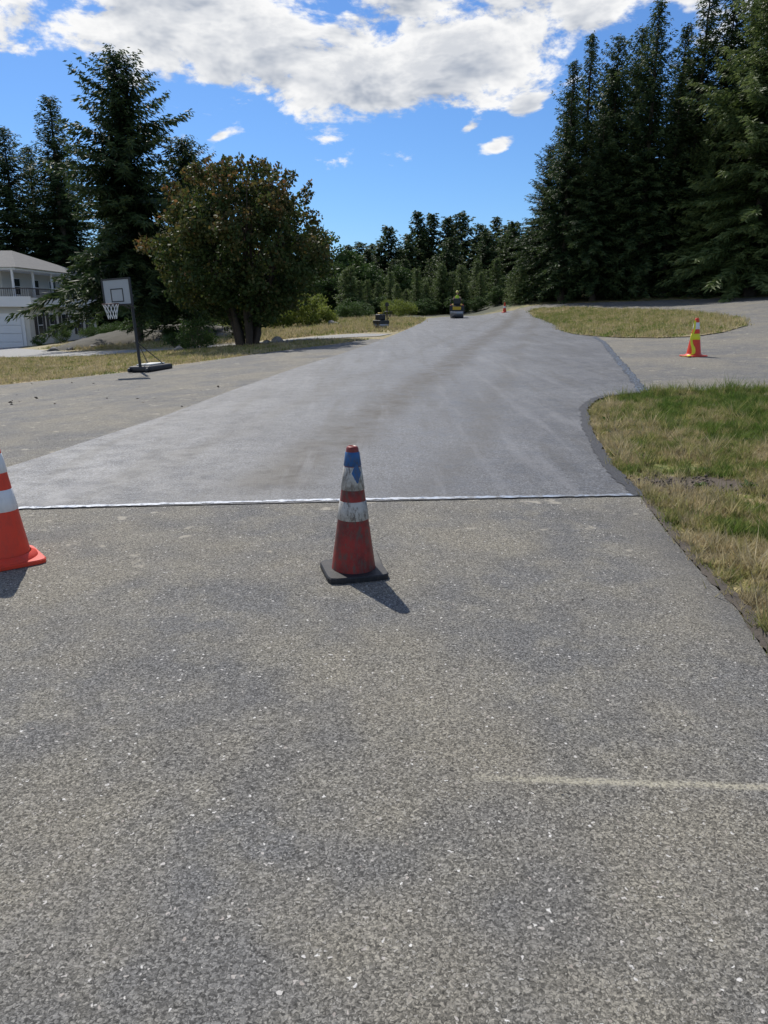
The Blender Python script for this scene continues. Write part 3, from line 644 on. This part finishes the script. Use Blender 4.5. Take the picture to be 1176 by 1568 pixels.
skin('head',[(0,-.39,1.60),(0,-.385,1.68),(0,-.38,1.76),(0,-.385,1.80)],[(0,1),(1,2),(2,3)],[(.05,.05),(.075,.085),(.08,.095),(.06,.07)],MAT_SKIN,op)
skin('nose',[(0,-.31,1.72),(0,-.27,1.70)],[(0,1)],[.015,.013],MAT_SKIN,op)
lathe('hard_hat',[(.135,1.775),(.11,1.78),(.105,1.82),(.08,1.87),(.03,1.895),(.001,1.90)],MAT_CAP,op,(0,-.385,0),n=24)
wx,wy=-.15,40.2;wr=empty('walk_behind_roller',(wx,wy,tz(wx,wy)+.02),(0,0,.5))
lathe('drum_front',[(.001,-.26),(.14,-.26),(.16,-.24),(.16,.24),(.14,.26),(.001,.26)],MAT_STEEL,wr,(0,.22,.16),(0,rad(90),0),24)
lathe('drum_rear',[(.001,-.26),(.14,-.26),(.16,-.24),(.16,.24),(.14,.26),(.001,.26)],MAT_STEEL,wr,(0,-.22,.16),(0,rad(90),0),24)
boxm('frame',-.29,.29,-.38,.38,.24,.42,MAT_BLACK,wr,.03);boxm('engine',-.2,.2,-.15,.3,.42,.72,MAT_BLACK,wr,.05);boxm('air_filter',-.1,.1,.0,.2,.72,.80,MAT_YM,wr,.03)
tube('handle_l',[(-.2,-.3,.4),(-.2,-.75,.85),(.2,-.75,.85),(.2,-.3,.4)],.018,MAT_BLACK,wr)
mb=empty('mailbox',(.2,53.0,tz(.2,53)));boxm('post',-.05,.05,-.05,.05,0,1.0,MAT_BARK,mb)
V=[];F=[];n=12
for y in(-.26,.26):
    V+= [(-.12,y,1.0),(.12,y,1.0)]+[(.12*math.cos(math.pi*i/n),y,1.14+.12*math.sin(math.pi*i/n)) for i in range(n+1)]
k=n+3
F=[(i,(i+1)%k,k+(i+1)%k,k+i) for i in range(k)]+[tuple(range(k)),tuple(range(2*k-1,k-1,-1))]
me=bpy.data.meshes.new('box');me.from_pydata(V,[],F);me.materials.append(MAT_BLACK);add('box',me,parent=mb)
# ---------------------------------------------------------------- light and sky
SUN_EL=rad(49);AZ=rad(-25.5)
sd=Vector((math.sin(AZ)*math.cos(SUN_EL),math.cos(AZ)*math.cos(SUN_EL),math.sin(SUN_EL)))
l=bpy.data.lights.new('sun','SUN');l.energy=4.6;l.angle=rad(.53);l.color=(1,.955,.88)
so=bpy.data.objects.new('sun',l);COL.objects.link(so);so.rotation_euler=(-sd).to_track_quat('-Z','Y').to_euler();so.location=(0,0,30)
w=bpy.data.worlds.new('World');SC.world=w;w.use_nodes=True;nt=w.node_tree
W=M.__new__(M);W.nt=nt;W._pos=None
bg=nt.nodes['Background'];bg.inputs[1].default_value=.1
sky=W.n('ShaderNodeTexSky',sky_type='NISHITA');sky.sun_disc=False;sky.sun_elevation=SUN_EL;sky.sun_rotation=AZ;sky.air_density=1.0;sky.dust_density=.3;sky.ozone_density=2.5
dirv=W.n('ShaderNodeTexCoord').outputs['Generated'];x,y,z=W.xyz(dirv)
el=W.ma('ARCSINE',z);az=W.ma('ARCTAN2',x,y)
skyc=W.mix(1,sky.outputs[0],(.55,.82,1.17),'MULTIPLY')
cv=W.n('ShaderNodeCombineXYZ',{0:W.ma('MULTIPLY',az,1.0),1:W.ma('MULTIPLY',el,2.0),2:0.37}).outputs[0]
def cn_(vec,s=9.0,d=7):return W.n('ShaderNodeTexNoise',{'Vector':vec,'Scale':s,'Detail':d,'Roughness':.60,'Distortion':.2}).outputs['Fac']
n1=cn_(cv);n2=cn_(W.n('ShaderNodeVectorMath',{0:cv,1:(-.010,.036,0)},operation='ADD').outputs[0],d=4)
azn=W.ma('MULTIPLY_ADD',az,1/rad(60),.5)
pts=[(-27,13.6),(-22,14.5),(-17,13.0),(-11,12.0),(-5,11.3),(.5,11.4),(5,12.7),(9.4,14.4),(13.6,15.6),(18,17.0),(28,18.6)]
eb=W.ramp(azn,[((a+30)/60,(e/25,)*3) for a,e in pts])
q=W.ma('DIVIDE',W.ma('SUBTRACT',el,W.ma('MULTIPLY',eb,rad(25))),rad(2.3))
q=W.ma('MINIMUM',W.ma('MAXIMUM',q,-1.9),1.0)
def blob(a,e,sx,sy,k):
    A=W.ma('DIVIDE',W.ma('SUBTRACT',az,rad(a)),rad(sx));E=W.ma('DIVIDE',W.ma('SUBTRACT',el,W.ma('MULTIPLY_ADD',W.ma('SUBTRACT',az,rad(a)),.3,rad(e))),rad(sy))
    return W.ma('MULTIPLY',W.ma('POWER',2.718,W.ma('MULTIPLY',W.ma('ADD',W.ma('MULTIPLY',A,A),W.ma('MULTIPLY',E,E)),-1)),k)
den=W.ma('ADD',W.ma('MULTIPLY',W.ma('SUBTRACT',n1,.5),1.7),W.ma('MULTIPLY',q,.21))
for bdef in [(8.2,10.9,1.9,.8,.62),(9.7,13.0,1.3,.6,.40),(5.9,11.9,1.0,.4,.36),(-11.3,11.2,.9,.35,.36),(-3.2,18.8,2.2,1.0,-.34),(-26,16.5,2.0,1.3,-.22),(-18,16.5,3,1.5,.10)]:den=W.ma('ADD',den,blob(*bdef))
den=W.ma('SUBTRACT',den,W.ma('MULTIPLY',W.mr(el,rad(24),rad(40)),.34))
cov=W.mr(den,-.02,.15)
lit=W.ma('MULTIPLY_ADD',W.ma('SUBTRACT',n1,n2),4.2,.82,clamp=True)
thick=W.mr(den,.12,.50,0,.55)
lit=W.ma('SUBTRACT',lit,thick,clamp=True)
cc=W.mix(lit,(4.0,4.5,5.4),(9.8,9.8,9.8))
nt.links.new(W.mix(cov,skyc,cc),bg.inputs[0])
# ---------------------------------------------------------------- camera
c=bpy.data.cameras.new('camera');c.sensor_fit='VERTICAL';c.sensor_height=24;c.sensor_width=18;c.lens=24*1162/1568;c.clip_end=4000;c.clip_start=.05
co=bpy.data.objects.new('camera',c);COL.objects.link(co);co.location=(0,0,1.5);co.rotation_euler=(rad(90-14.9),0,0)
SC.camera=co
SC.view_settings.view_transform='Standard';SC.view_settings.look='None';SC.view_settings.exposure=0
